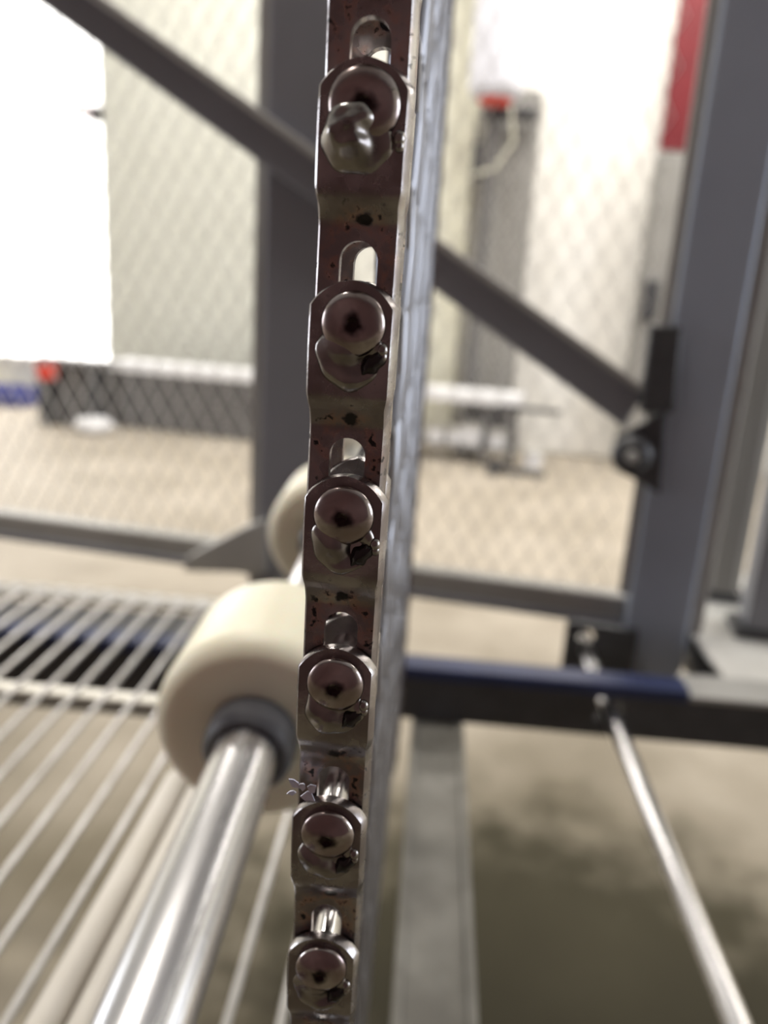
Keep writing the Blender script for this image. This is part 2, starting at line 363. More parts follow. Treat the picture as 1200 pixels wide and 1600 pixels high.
# gusset by the left post
pg = [gpt(295, 868), gpt(293, 888), gpt(420, 892), gpt(420, 808), gpt(385, 822)]
MB().prism([(u, z + 0.47) for u, z in reversed(pg)], -0.012, 0.022).build('gusset', M['paintl'], guard, 0.002)
# diagonal brace in front of the left post
tA, tB = gpt(2, -120, VG - 0.012), gpt(1010, 606, VG - 0.012)
bA, bB = gpt(-108, -120, VG - 0.012), gpt(975, 668, VG - 0.012)
MB().prism([(u, z + 0.47) for u, z in (bA, bB, tB, tA)], -0.016, -0.002).build('brace', M['paint'], guard, 0.003)
tC, tD = gpt(2, -103, VG - 0.012), gpt(1010, 620, VG - 0.012)
MB().prism([(u, z + 0.47) for u, z in (tC, tD, tB, tA)], -0.022, -0.0165).build('brace_flange', M['paintl'], guard, 0.001)  # paler strip paints in the light along the brace's top edge
dn = (Vector((tA[0], tA[1])) - Vector((bA[0], bA[1]))).normalized()
# bracket and clamp where the brace meets the right post
bk = [gpt(1012, 505), gpt(1062, 508), gpt(1050, 640), gpt(996, 640)]
MB().prism([(u, z + 0.47) for u, z in reversed(bk)], -0.03, 0.0).build('brace_bracket', M['dark'], guard, 0.003)
cu, cz = gpt(985, 706)
kn = MB(); kn.lathe([(0.0, -0.03), (0.016, -0.03), (0.021, -0.025), (0.021, -0.008), (0.016, 0.0)], 20)
k = kn.build('clamp', M['dark'], guard); k.location = (cu, 0, cz + 0.47)
nb = MB(); nb.lathe([(0.0, -0.038), (0.006, -0.038), (0.0075, -0.034), (0.0075, -0.029)], 6)
nb.build('bolt', M['paintl'], k)
pl = [gpt(962, 680), gpt(1040, 640), gpt(1030, 770), gpt(1003, 752), gpt(968, 735)]
MB().prism([(u, z + 0.47) for u, z in reversed(pl)], -0.012, 0.0).build('clamp_plate', M['dark'], guard, 0.002)
# foot bracket with a hole, on the right post
fu0, fz1 = gpt(886, 966); fu1, fz0 = gpt(985, 1056)
hx, hz = gpt(915, 990)
fb = MB()
N_ = 24
ring = [(hx + 0.010 * math.cos(2 * math.pi * i / N_), hz + 0.010 * math.sin(2 * math.pi * i / N_)) for i in range(N_)]
def outer(i):
    a = 2 * math.pi * i / N_; c, s = math.cos(a), math.sin(a)
    t = min(((fu1 - hx) / c if c > 1e-6 else (fu0 - hx) / c if c < -1e-6 else 9), ((fz1 - hz) / s if s > 1e-6 else (fz0 - hz - 0.06) / s if s < -1e-6 else 9))
    return hx + c * t, hz + s * t
for y in (-0.010, 0.0):
    vs = [(x, y, z + 0.47) for x, z in ring] + [(*outer(i)[:1], y, outer(i)[1] + 0.47) for i in range(N_)]
    fb.add(vs, [(i, (i + 1) % N_, N_ + (i + 1) % N_, N_ + i) for i in range(N_)])
n_ = 2 * N_
fb.f += [(i, (i + 1) % N_, n_ + (i + 1) % N_, n_ + i) for i in range(N_)]
fb.f += [(N_ + i, N_ + (i + 1) % N_, n_ + N_ + (i + 1) % N_, n_ + N_ + i) for i in range(N_)]
fb.build('foot_bracket', M['dark'], guard)
# expanded metal: one sheet of diamond strands
CW, CH = 0.0275, 0.047
mu0, mu1, mz0, mz1 = -1.02, ru0, -0.35, 0.60
sm = MB()
hw = 0.00045
nu, nz = int((mu1 - mu0) / CW), int((mz1 - mz0) / CH)
for i in range(nu):
    for j in range(nz):
        x0 = mu0 + i * CW; z0 = mz0 + j * CH
        for (xa, za, xb, zb_) in ((x0, z0 + CH / 2, x0 + CW / 2, z0), (x0 + CW / 2, z0, x0 + CW, z0 + CH / 2), (x0 + CW, z0 + CH / 2, x0 + CW / 2, z0 + CH), (x0 + CW / 2, z0 + CH, x0, z0 + CH / 2)):
            d = Vector((xb - xa, zb_ - za)).normalized(); n = Vector((-d.y, d.x)) * hw
            y0, y1 = 0.035, 0.035
            zz = 0.47
            vs = [(xa - n.x, y0, za - n.y + zz), (xb - n.x, y0, zb_ - n.y + zz), (xb + n.x, y1, zb_ + n.y + zz), (xa + n.x, y1, za + n.y + zz)]
            vs += [(x, y + 0.0012, z) for x, y, z in vs]
            sm.add(vs, [(0, 1, 2, 3), (7, 6, 5, 4), (0, 4, 5, 1), (2, 6, 7, 3)])
mo = sm.build('expanded_mesh', M['galv'], guard); mo['kind'] = 'stuff'

# more columns of the machine at the right edge
def column(name, label, pxa, pxb, py, v0, depth, z0, z1, m, cat='column', lip=0.0):
    ua, ub = at_v(pxa, py, v0)[0], at_v(pxb, py, v0)[0]
    e = empty(name, hall((ua + ub) / 2, v0, z0), -HA)
    h = (ub - ua) / 2
    sh = MB().box((-h, 0, 0), (h, depth, z1 - z0)); sh.build('shaft' if name == 'x' else 'upright', m, e, 0.003)
    if lip: MB().box((h - lip, -0.006, 0.01), (h, 0.0, z1 - z0)).build('edge_strip', M['paintl'], e, 0.001)
    MB().box((-h - 0.012, -0.004, -0.012), (h + 0.012, depth + 0.004, 0.0)).build('foot_plate', M['dark'], e, 0.001)
    return tag(e, label, cat)
zc = at_v(1130, 948, 1.25)[1]
column('steel_column', 'slim grey steel column behind the tall blue grey post', 1122, 1168, 850, 1.09, 0.04, -0.3675, 0.7, M['cab'], lip=0.008)
column('steel_column', 'dark steel column at the right edge of the picture', 1182, 1290, 900, 0.97, 0.05, -0.3675, 0.7, M['paint'], lip=0.0)

# ------------------------------------------------------------------ long rail with the navy wear strip
RZ = -0.3805
rail = empty('support_rail', (0, 0.752, RZ), 0.0)
tag(rail, 'dark steel cross rail with a navy blue wear strip along its top', 'rail')
TX, TZ = 0.2055, -0.402
rb = MB()                                      # bar with a hole for the tie rod
def bar_seg(x0, x1, z0, z1): rb.box((x0, 0.0, z0 - RZ), (x1, 0.022, z1 - RZ))
bar_seg(-1.1, TX - 0.014, -0.432, -0.383); bar_seg(TX + 0.014, 0.75, -0.432, -0.383)
bar_seg(TX - 0.014, TX + 0.014, -0.432, TZ - 0.013); bar_seg(TX - 0.014, TX + 0.014, TZ + 0.013, -0.383)
rb.build('bar', M['dark'], rail)
MB().box((-1.1, -0.006, -0.003), (0.281, 0.026, 0.010)).build('wear_strip', M['navy'], rail, 0.002)
MB().box((0.283, -0.002, -0.003), (0.75, 0.05, 0.003)).build('top_plate', M['paintl'], rail, 0.001)
MB().box((0.336, 0.05, -0.006), (0.75, 0.42, 0.001)).build('platform', M['frame'], rail, 0.001)
MB().box((0.336, 0.022, -0.052), (0.75, 0.42, -0.030)).build('bottom_plate', M['dark'], rail, 0.001)
MB().box((-1.1, 0.0265, -0.002), (-0.075, 0.084, 0.0055)).build('backing_plate', M['dark'], rail, 0.001)
# tie rod through the rail
tr = empty('tie_rod', (TX, 0.25, TZ), 0)
MB().tube([(0, -0.05, 0), (0, 0.69, 0)], 0.0085, 20).build('bar', M['shaft'], tr)
for y in (0.690,):
    nn = MB(); nn.lathe([(0.0086, y - 0.012), (0.0125, y - 0.012), (0.013, y - 0.009), (0.013, y - 0.003), (0.0125, y), (0.0086, y)], 6, True); nn.build('nut', M['dark'], tr)
tag(tr, 'round bright steel tie rod running through the dark cross rail', 'rod')
# grey channel under the rail
ch = empty('channel_bar', (0.031, 0.2, -0.432), 0)
MB().box((-0.022, 0, -0.036), (0.022, 0.60, -0.004)).build('web', M['chan'], ch, 0.001)
for s in (-1, 1): MB().box((s * 0.0235 - 0.0035, 0, -0.038), (s * 0.0235 + 0.0035, 0.60, 0.0)).build('flange', M['chan'], ch, 0.0012)
tag(ch, 'grey zinc channel bar running away under the dark cross rail', 'channel bar')
# beige cross bar low on the left
cb = empty('cross_bar', (-0.66, 0.955, -0.56), 0)
MB().box((-0.5, 0, -0.012), (0.42, 0.085, 0.0)).build('bar', M['pale'], cb, 0.002)
MB().box((-0.5, 0.004, -0.026), (0.42, 0.081, -0.012)).build('underside_shade', M['dark'], cb, 0.001)  # dark strip paints in the shade under the bar
tag(cb, 'beige cross bar lying low behind the horizontal rod belt', 'bar')

# ------------------------------------------------------------------ chain link, rod head and weld
W2_, T_ = 0.0062, 0.0018
PITCH = 0.0274
def link_leg(mb, y_off, inset=0.0):
    R = 0.0071; zt = 0.0058; zc0 = zt - R; zcorner = 0.0022
    zs = [zt - (zt - zcorner) * (i / 10) ** 2 for i in range(11)]
    zs[0] = zt - 0.00002
    zs += [0.0, -0.003, -0.006, -0.0085] + [-0.0095 - 0.0006 * i for i in range(11)]
    st, sb, sr = -0.0164, -0.0318, 0.00265      # slot from -15 to -31.8 mm
    zs += [st + 0.0000]
    zs += [st - sr * (1 - math.cos(math.pi / 2 * i / 7)) for i in range(1, 8)]
    zs += [-0.021, -0.024, -0.027]
    zs += [sb + sr * (1 - math.cos(math.pi / 2 * i / 6)) for i in range(6, -1, -1)]
    zs += [-0.0330, -0.0342, -0.0348]
    def half(z):
        if z > zcorner: return max(0.0003, math.sqrt(max(0.0, R * R - (z - zc0) ** 2)))
        if z < -0.012: return W2_ - 0.00035 - (0.0012 * ((-0.0330 - z) / 0.0018) if z < -0.0330 else 0)
        if z < -0.010: return W2_ - 0.00035 * ((-0.010 - z) / 0.002)
        return W2_
    def slot(z):
        if z >= st or z <= sb: return 0.0
        if z > st - sr: return math.sqrt(max(0, sr * sr - (z - (st - sr)) ** 2))
        if z < sb + sr: return math.sqrt(max(0, sr * sr - (z - (sb + sr)) ** 2))
        return sr
    def depth(z):
        t = min(1, max(0, (-0.0095 - z) / 0.0058)); return y_off + 0.0022 * t * t * (3 - 2 * t) - 0.00035 * math.sin(math.pi * min(1, max(0, (0.004 - z) / 0.0135)))
    cr, cd = 0.0008, 0.0013                      # the right edge is rolled over, the left one is sharp
    vs = []; fs = []; n = len(zs); C = 5
    for z in zs:
        h, s, y = half(z) - inset, slot(z), depth(z)
        h = max(h, 0.0002); c = min(cr, h * 0.8); q = cd * c / cr
        cl = min(0.00026, h * 0.5)
        vs += [(-h, y + cl, z), (-h + cl, y, z), (-s, y, z), (s, y, z), (h - c, y, z), (h, y + q, z)]
        vs += [(-h, y + T_, z), (-h + cl, y + T_, z), (-s, y + T_, z), (s, y + T_, z), (h - c, y + T_, z), (h, y + T_, z)]
    for i in range(n - 1):
        a, b = i * 12, (i + 1) * 12
        hole = slot(zs[i]) > 0 or slot(zs[i + 1]) > 0
        for o in (0, 6):
            for j in (0, 1, 3, 4): fs.append((a + o + j, a + o + j + 1, b + o + j + 1, b + o + j))
        fs.append((a, b, b + 6, a + 6)); fs.append((a + 5, a + 11, b + 11, b + 5))
        if hole: fs.append((a + 2, a + 8, b + 8, b + 2)); fs.append((a + 3, b + 3, b + 9, a + 9))
        else:
            for o in (0, 6): fs.append((a + o + 2, a + o + 3, b + o + 3, b + o + 2))
    for e in (0, (n - 1) * 12): fs.append(tuple(e + i for i in (0, 1, 2, 3, 4, 5, 11, 10, 9, 8, 7, 6)))
    mb.add(vs, fs)
def link_mesh():
    mb = MB(); link_leg(mb, 0.0); link_leg(mb, 0.0135, 0.0009)
    mb.box((-0.0050, T_ * 0.6, -0.0098), (0.0045, 0.0135 + T_ * 0.5, -0.0080))
    me = mb.mesh('link', M['link'], 40)
    bm = bmesh.new(); bm.from_mesh(me); bmesh.ops.remove_doubles(bm, verts=bm.verts, dist=1e-6)
    bmesh.ops.dissolve_degenerate(bm, edges=bm.edges, dist=1e-7)
    bmesh.ops.recalc_face_normals(bm, faces=bm.faces); bm.to_mesh(me); bm.free()
    for p in me.polygons: p.use_smooth = True
    me.set_sharp_from_angle(angle=math.radians(40))
    return me
LINK = link_mesh()

def head_mesh():
    mb = MB(); r = 0.0045; h = 0.0021
    prof = [(r * 0.97, 0.0003), (r * 0.99, -0.0003), (r, -0.0008)]
    for i in range(1, 15):
        q = 1 - 0.80 * i / 14
        prof.append((r * q, -0.0008 - (h - 0.0008) * (1 - q ** 3.2) ** 0.75 - 0.0004 * (1 - q)))
    y_ = prof[-1][1]
    prof += [(r * 0.17, y_ + 0.00004), (r * 0.13, y_ + 0.00016), (r * 0.08, y_ + 0.00026), (r * 0.04, y_ + 0.0003), (0.00002, y_ + 0.0003)]
    mb.lathe(prof, 48)
    return mb.mesh('rod_head', M['head'], 60)
def dark_centre(m):
    nt = m.node_tree; N = nt.nodes; L = nt.links; b = N['Principled BSDF']
    tc = [n for n in N if n.type == 'TEX_COORD'][0]; src = b.inputs['Base Color'].links[0].from_socket
    q = N.new('ShaderNodeVectorMath'); q.operation = 'MULTIPLY'; q.inputs[1].default_value = (1000, 0, 1000); L.new(tc.outputs['Object'], q.inputs[0])
    ln = N.new('ShaderNodeVectorMath'); ln.operation = 'LENGTH'; L.new(q.outputs[0], ln.inputs[0])
    nz = N.new('ShaderNodeTexNoise'); nz.inputs['Scale'].default_value = 600; L.new(tc.outputs['Object'], nz.inputs['Vector'])
    ad = N.new('ShaderNodeMath'); ad.operation = 'MULTIPLY_ADD'; L.new(nz.outputs[0], ad.inputs[0]); ad.inputs[1].default_value = 2.2; L.new(ln.outputs['Value'], ad.inputs[2])
    mr = N.new('ShaderNodeMapRange'); mr.interpolation_type = 'SMOOTHSTEP'; mr.inputs['From Min'].default_value = 1.7; mr.inputs['From Max'].default_value = 3.2; L.new(ad.outputs[0], mr.inputs[0])
    mx = N.new('ShaderNodeMix'); mx.data_type = 'RGBA'; L.new(mr.outputs[0], mx.inputs[0]); mx.inputs[6].default_value = (0.03, 0.02, 0.02, 1); L.new(src, mx.inputs[7]); L.new(mx.outputs[2], b.inputs['Base Color'])
dark_centre(M['head'])
HEAD = head_mesh()

def weld_mesh(seed, big=0.0, bite=1.0):
    rnd = random.Random(seed)
    ph = [rnd.uniform(0, 6.28) for _ in range(8)]
    R = 0.0049; cx, cz = -0.0002 - big * 0.0006, -0.0043 + big * 0.0006
    mb = MB(); vs = []; fs = []; nr, na = 16, 56
    for i in range(nr + 1):
        q = i / nr
        for k in range(na):
            a = 2 * math.pi * k / na
            Rr = R * (1 + 0.04 * math.sin(3 * a + ph[0]) + 0.025 * math.sin(7 * a + ph[1]))
            x = cx + Rr * q * math.cos(a); z = cz + Rr * q * math.sin(a)
            h = 0.00165 * (1 - q ** 3.2) ** 0.6 if q < 1 else 0.0
            h *= 1 + 0.09 * math.sin(900 * x + ph[2]) * math.sin(800 * z + ph[3]) + 0.02 * math.sin(2600 * x + ph[4]) * math.sin(2300 * z + ph[5]) + 0.12 * math.sin(1500 * math.hypot(x, z + 0.001) + ph[6])
            # dark crater at the lower right
            bx, bz = cx + 0.0021, cz - 0.0009
            db = math.hypot((x - bx) / 0.0019, (z - bz) / 0.0023)
            h -= bite * 0.0016 * math.exp(-db * db * 1.2)
            # a raised lip: the torch overran the head on the left of it
            if big: h += big * 0.0019 * math.exp(-(((x - cx + 0.0012) / 0.0034) ** 4 + ((z - cz - 0.0012) / 0.0034) ** 4)) * (1 - q ** 6) * (1 + 0.15 * math.sin(1700 * x + 900 * z) + 0.1 * math.sin(2300 * z - 700 * x))
            h = max(h, 0.00012 if q < 0.98 else -0.0004)
            vs.append((x, -h, z))
    for i in range(nr):
        for k in range(na):
            k2 = (k + 1) % na; fs.append((i * na + k, i * na + k2, (i + 1) * na + k2, (i + 1) * na + k))
    mb.add(vs, fs)
    # spatter horn on the right
    hx, hz = 0.0044 + 0.0003 * math.sin(ph[6]), -0.0036 + 0.0005 * math.sin(ph[7])
    for (ox, oz, rr) in ((0, 0, 0.00085), (0.0001, -0.0009, 0.0007)):
        v2 = []; f2 = []; s1, s2 = 8, 14
        for i in range(s1 + 1):
            t = math.pi * i / s1
            for k in range(s2):
                a = 2 * math.pi * k / s2
                v2.append((hx + ox + rr * math.sin(t) * math.cos(a), -0.0002 - 1.2 * rr * math.cos(t) * 0.9, hz + oz + 1.3 * rr * math.sin(t) * math.sin(a)))
        for i in range(s1):
            for k in range(s2):
                k2 = (k + 1) % s2; f2.append((i * s2 + k, i * s2 + k2, (i + 1) * s2 + k2, (i + 1) * s2 + k))
        mb.add(v2, f2)
    return mb.mesh('weld_bead', M['weld'], 70)
WELDS = [weld_mesh(11, 1.0, 0.5), weld_mesh(5, 0.0, 1.1), weld_mesh(23, 0.0, 0.8), weld_mesh(31, 0.0, 1.2), weld_mesh(47, 0.0, 0.9)]

# ------------------------------------------------------------------ the upright mesh belt
P0 = Vector((-0.0117, 0.1128, 0.0224))         # centre of the uppermost rod head in the picture
BELT_W = 0.46
K0, K1 = -10, 13
belt = empty('wire_mesh_belt', (P0.x, P0.y, P0.z - PITCH * K1), 0)
tag(belt, 'upright stainless wire mesh belt seen edge on, its chain links welded to rods', 'conveyor belt')
ROD = MB().tube([(0, -0.0005, 0), (0, BELT_W, 0)], 0.00245, 18).mesh('rod', M['rod'])
# flat spiral of mesh wire wound round two neighbouring rods
def spiral_mesh():
    mb = MB(); pts = []; lp = 0.0075; y = 0.072; seg = 12
    while y < BELT_W - 0.028:
        for i in range(seg):
            a = 2 * math.pi * i / seg
            c, s = math.cos(a), math.sin(a)
            z = -PITCH / 2 + math.copysign(abs(s) ** 0.45, s) * (PITCH / 2 + 0.0033)
            x = math.copysign(abs(c) ** 0.8, c) * 0.0034
            pts.append((x, y + lp * i / seg, z))
        y += lp
    mb.tube(pts, 0.00065, 5)
    return mb.mesh('spiral_wire', M['spiral'])
SPIRAL = spiral_mesh()
def grease_mesh():
    mb = MB(); vs = []; fs = []; nr, na = 8, 40
    for i in range(nr + 1):
        q = i / nr
        for k in range(na):
            a = 2 * math.pi * k / na
            Rr = 0.0021 * (1 + 0.16 * math.sin(2 * a + 1) + 0.10 * math.sin(5 * a) + 0.05 * math.sin(9 * a + 2))
            x, z = Rr * q * math.cos(a) * 0.72, Rr * q * math.sin(a) * 1.15
            vs.append((x + 0.35 * z + 0.0030, -0.00125 * (1 - q ** 2.5) - 0.0001, z - 0.0054))
    for i in range(nr):
        for k in range(na):
            k2 = (k + 1) % na; fs.append((i * na + k, i * na + k2, (i + 1) * na + k2, (i + 1) * na + k))
    mb.add(vs, fs); return mb.mesh('grease', M['grease'], 80)
GREASE = grease_mesh()
jit = random.Random(3)
for k in range(K0, K1 + 1):
    z = PITCH * (K1 - k)
    lk = link_obj('link', LINK, belt, loc=(jit.uniform(-.0002, .0002), 0, z))
    t = min(1, max(0, k / 5))
    lk.rotation_euler = (0, jit.uniform(-.012, .012), math.radians(-(2.2 - 1.2 * t)))
    wd = link_obj('weld_bead', WELDS[0] if k == 0 else WELDS[1 + (k % 4)], lk)
    if k > 0: link_obj('grease', GREASE, lk, loc=(jit.uniform(-.0004, .0002), 0, jit.uniform(-.0005, .0004)))
    rd = link_obj('rod', ROD, belt, loc=(0, 0, z))
    hd = link_obj('rod_head', HEAD, rd); s = 1.05 if k == 0 else 1.0
    hd.scale = (s, 1, s); hd.rotation_euler = (jit.uniform(-.04, .04), jit.uniform(0, 6), jit.uniform(-.05, .05))
    lf = link_obj('link', LINK, belt, loc=(0, BELT_W - 0.001, z)); lf.rotation_euler = (0, 0, math.pi)
    if k < K1: link_obj('spiral_wire', SPIRAL, belt, loc=(0, 0, z))
# shred of plastic stuck to a link
fl = MB(); fr = random.Random(9)
for (x, z, a, ln, wd_) in ((-0.0052, 0.0068, 2.2, 0.0026, 0.0010), (-0.0048, 0.0066, 1.3, 0.0018, 0.0009), (-0.0036, 0.0064, 0.9, 0.0022, 0.0012), (-0.0056, 0.0058, 2.9, 0.0014, 0.0007), (-0.0046, 0.0060, -0.3, 0.0024, 0.0014)):
    d = Vector((math.cos(a), 0, math.sin(a))); n = Vector((-d.z, 0, d.x)); b = Vector((x, -0.0006, z))
    rim = [b - n * wd_ * .4, b + d * ln * .35 - n * wd_ * .7, b + d * ln * .7 - n * wd_ * .35, b + d * ln - Vector((0, .0006, 0)), b + d * ln * .62 + n * wd_ * .5, b + d * ln * .3 + n * wd_ * .6]
    fl.add([p for p in rim] + [p + Vector((0, 0.00025, 0)) for p in rim], [(0, 1, 2, 3, 4, 5), (11, 10, 9, 8, 7, 6)] + [(i, (i + 1) % 6, 6 + (i + 1) % 6, 6 + i) for i in range(6)])
fo = fl.build('plastic_shred', M['flake'], None, loc=(P0.x, P0.y, P0.z - 4 * PITCH + 0.0012))
tag(fo, 'tiny torn shred of white plastic caught on a link of the upright belt', 'plastic shred')

# ------------------------------------------------------------------ shaft with two cream rollers
A = Vector((-0.0614, 0.2822, -0.1765)); B = Vector((-0.0634, 0.5116, -0.1663))
ax = (B - A).normalized()
rot = Vector((0, 1, 0)).rotation_difference(ax)
sh = empty('roller_shaft', A); sh.rotation_mode = 'QUATERNION'; sh.rotation_quaternion = rot
body = MB(); body.lathe([(0.0, -0.23), (0.0115, -0.23), (0.0125, -0.228), (0.0125, 0.46), (0.0115, 0.462), (0.0, 0.462)], 48); body.build('bar', M['shaft'], sh)
tag(sh, 'thick polished steel shaft carrying two cream rollers', 'shaft')
def roller(y0, label):
    e = empty('roller', A + ax * y0); e.rotation_mode = 'QUATERNION'; e.rotation_quaternion = rot
    R, r, L = 0.0425, 0.0182, 0.066
    prof = [(r, 0.0), (R - 0.010, 0.0)] + [(R - 0.010 + 0.010 * math.sin(a), 0.010 - 0.010 * math.cos(a)) for a in [math.pi / 2 * i / 8 for i in range(1, 9)]]
    prof += [(R, L * 0.5)] + [(R - 0.008 + 0.008 * math.cos(a), L - 0.008 + 0.008 * math.sin(a)) for a in [math.pi / 2 * i / 6 for i in range(0, 7)]] + [(r, L)]
    wh = MB(); wh.lathe(prof, 64, True); wh.build('wheel', M['nylon'], e)
    cl = MB(); cl.lathe([(0.0127, -0.014), (0.0155, -0.014), (0.0178, -0.0115), (0.0182, -0.008), (0.0182, L), (0.0127, L)], 48, True); cl.build('collar', M['collar'], e)
    tag(e, label, 'roller', 'cream rollers on the polished shaft')
roller(0.0, 'large cream plastic roller with dark collar in front, nearer the camera')
roller((B - A).length, 'smaller looking cream plastic roller further back, half hidden by the chain')

# ------------------------------------------------------------------ horizontal rod belt on the left
rbelt = empty('rod_belt', (-0.19, 0.3, -0.3675), 0)
tag(rbelt, 'horizontal belt of thin straight steel rods with a linked edge, left of the rollers', 'conveyor belt')
RL = MB().tube([(0, -0.06, 0), (0, 0.548, 0)], 0.0026, 12).mesh('rod', M['belt2'])
EL = LINK.copy(); EL.materials.clear(); EL.materials.append(M['edge'])
for i in range(-5, 22):
    x = -i * PITCH
    link_obj('rod', RL, rbelt, loc=(x, 0, 0))
    e = link_obj('link', EL, rbelt, loc=(x, 0.548, 0.003)); e.rotation_euler = (Matrix.Rotation(math.pi / 2, 3, 'Y') @ Matrix.Rotation(math.radians(-48), 3, 'Z')).to_euler(); e.scale = (1.25, 1, 1)
# pale twin guide tubes beside the shaft, above the rods
gr = empty('guide_rail', (-0.114, 0.10, -0.262), 0)
for xx in (-0.0072, 0.0072): MB().tube([(xx, 0, 0), (xx, 0.268, 0), (xx, 0.272, 0), (xx, 0.274, 0)], [0.0066, 0.0066, 0.0055, 0.003], 20).build('tube', M['beige'], gr)
MB().box((-0.005, 0, -0.006), (0.005, 0.268, -0.003)).build('web', M['beige'], gr)
tag(gr, 'pale twin guide tubes running over the rods beside the shaft', 'rail')

# ------------------------------------------------------------------ things at the far end of the hall
def far(name, label, cat, px0, px1, py0, py1, v, depth, m, pym=None):
    """Upright box at distance v, from the floor-parallel outline in the photograph; returns its root and half width, height."""
    pm = pym or (py0 + py1) / 2; pc = (px0 + px1) / 2
    ua, ub = at_v(px0, pm, v)[0], at_v(px1, pm, v)[0]; z1 = at_v(pc, py0, v)[1]; z0 = at_v(pc, py1, v)[1]
    e = empty(name, hall((ua + ub) / 2, v, z0), -HA); tag(e, label, cat)
    return e, (ub - ua) / 2, z1 - z0
def solid(name, e, x0, x1, y0, y1, z0, z1, m, bevel=0.005): return MB().box((x0, y0, z0), (x1, y1, z1)).build(name, m, e, bevel)

# low work table along the back wall
ua, ub = at_v(168, 600, 5.7)[0], at_v(815, 640, 5.7)[0]
zt = at_v(270, 572, 5.7)[1]; zb0 = FLOOR
tb = empty('work_table', hall((ua + ub) / 2, 5.7, FLOOR), -HA); hwid = (ub - ua) / 2; ht = zt - FLOOR
solid('top', tb, -hwid, hwid, -0.02, 0.33, ht - 0.075, ht, M['white'])
split = at_v(500, 600, 5.7)[0] - (ua + ub) / 2
solid('front_panel', tb, -hwid, split, 0.0, 0.03, 0.02, ht - 0.075, M['tablegrey'])
for xx in (-hwid + 0.03, split + 0.05, split + 0.6, hwid - 0.05): solid('leg', tb, xx - 0.025, xx + 0.025, 0.1, 0.15, 0.0, ht - 0.075, M['tablegrey'])
solid('shelf', tb, split, hwid, 0.06, 0.32, 0.10, 0.13, M['cab'])
tag(tb, 'long low work table with a white top along the far wall', 'table')
for i, (pxa, pxb, hh) in enumerate(((664, 690, 0.09), (696, 716, 0.10), (718, 748, 0.13), (762, 786, 0.10), (822, 850, 0.12))):
    c0, c1 = at_v(pxa, 690, 5.72)[0], at_v(pxb, 690, 5.72)[0]
    e = empty('carton', hall((c0 + c1) / 2, 5.78, FLOOR + 0.13 if i < 4 else FLOOR), -HA); hw_ = (c1 - c0) / 2
    solid('body', e, -hw_, hw_, 0, 0.2, 0, hh, M['white'], 0.01); solid('lid', e, -hw_ - 0.006, hw_ + 0.006, -0.006, 0.206, hh, hh + 0.02, M['frame'], 0.004)
    tag(e, ['small white carton on the low shelf, next to the upright belt', 'narrow white carton on the low shelf, second from the belt', 'tallest white carton on the low shelf of the far table', 'white carton on the low shelf behind the dark hoop', 'white carton on the floor at the right end of the table'][i], 'carton', 'white cartons by the far table')
# dark hoop of a hand truck leaning there
c0, z0 = at_v(752, 712, 5.5)[0], FLOOR
ht_ = empty('hand_truck', hall(c0, 5.5, FLOOR), -HA)
MB().tube([(0.45, 0, 0.03), (0.10, 0, 0.03), (0.02, 0, 0.08), (0.0, 0, 0.2), (0.02, 0, 0.40), (0.10, 0, 0.47), (0.5, 0, 0.47)], 0.018, 8).build('hoop', M['dark'], ht_)
MB().tube([(0.1, -0.06, 0.05), (0.1, 0.06, 0.05)], 0.05, 14).build('wheel', M['dark'], ht_)
tag(ht_, 'dark hoop shaped hand truck standing at the right end of the far table', 'hand truck')
# upright cabinet, pole and white canister right of the chain
e, h, z = far('locker', 'tall grey locker behind the dark pole at the far wall', 'locker', 757, 832, 140, 640, 6.28, 0.4, None, 300)
solid('body', e, -h, h, 0.01, 0.18, 0, z, M['cab'], 0.01); solid('door', e, -h + 0.02, h - 0.02, 0, 0.02, 0.03, z - 0.03, M['cab'], 0.004)
solid('base', e, -h, h, 0.03, 0.16, FLOOR - e.location.z, 0, M['tablegrey'])
e, h, z = far('cream_pillar', 'pale cream pillar right beside the upright belt at the far wall', 'pillar', 697, 738, -200, 640, 6.32, 0.2, None, 250)
solid('shaft', e, -h, h, 0.0, 0.15, FLOOR - e.location.z, z, M['cream'], 0.01); solid('base', e, -h - .02, h + .02, -0.02, 0.15, FLOOR - e.location.z, FLOOR - e.location.z + .12, M['frame'])
e, h, z = far('dark_pole', 'thin dark pole holding the white canister at the far wall', 'pole', 742, 760, 178, 640, 6.12, 0.1, None, 400)
MB().tube([(0, 0.03, FLOOR - e.location.z), (0, 0.03, z)], h, 10).build('tube', M['tablegrey'], e)
hb_ = 0.26
solid('bracket', e, -0.08, 0.30, -0.06, 0.12, z - 0.02, z + 0.03, M['dark'])
solid('bracket_arm', e, -0.12, -0.06, 0, 0.06, z - 0.42, z - 0.18, M['dark'])
solid('foot', e, -0.08, 0.12, -0.06, 0.12, FLOOR - e.location.z, FLOOR - e.location.z + 0.02, M['dark'])
cx_, cz_ = at_v(772, 160, 5.9)
can = empty('canister', hall(cx_, 5.95, cz_), -HA)
cr = (at_v(818, 80, 5.9)[0] - at_v(730, 80, 5.9)[0]) / 2
cbdy = MB().lathe([(0.0, 0.0), (cr * 0.8, 0.0), (cr, 0.05), (cr, 1.2), (cr * 0.8, 1.28), (0.0, 1.28)], 32); 
for i, (x, y, zz) in enumerate(cbdy.v): cbdy.v[i] = (x, zz, y + 0.03)
cbdy.build('body', M['can'], can)
bd = MB().lathe([(0.0, 0.0), (cr * 0.55, 0.0), (cr * 0.62, 0.02), (cr * 0.62, 0.05), (0.0, 0.05)], 24)
for i, (x, y, zz) in enumerate(bd.v): bd.v[i] = (x, zz, y)
bd.build('cap', M['redb'], can)
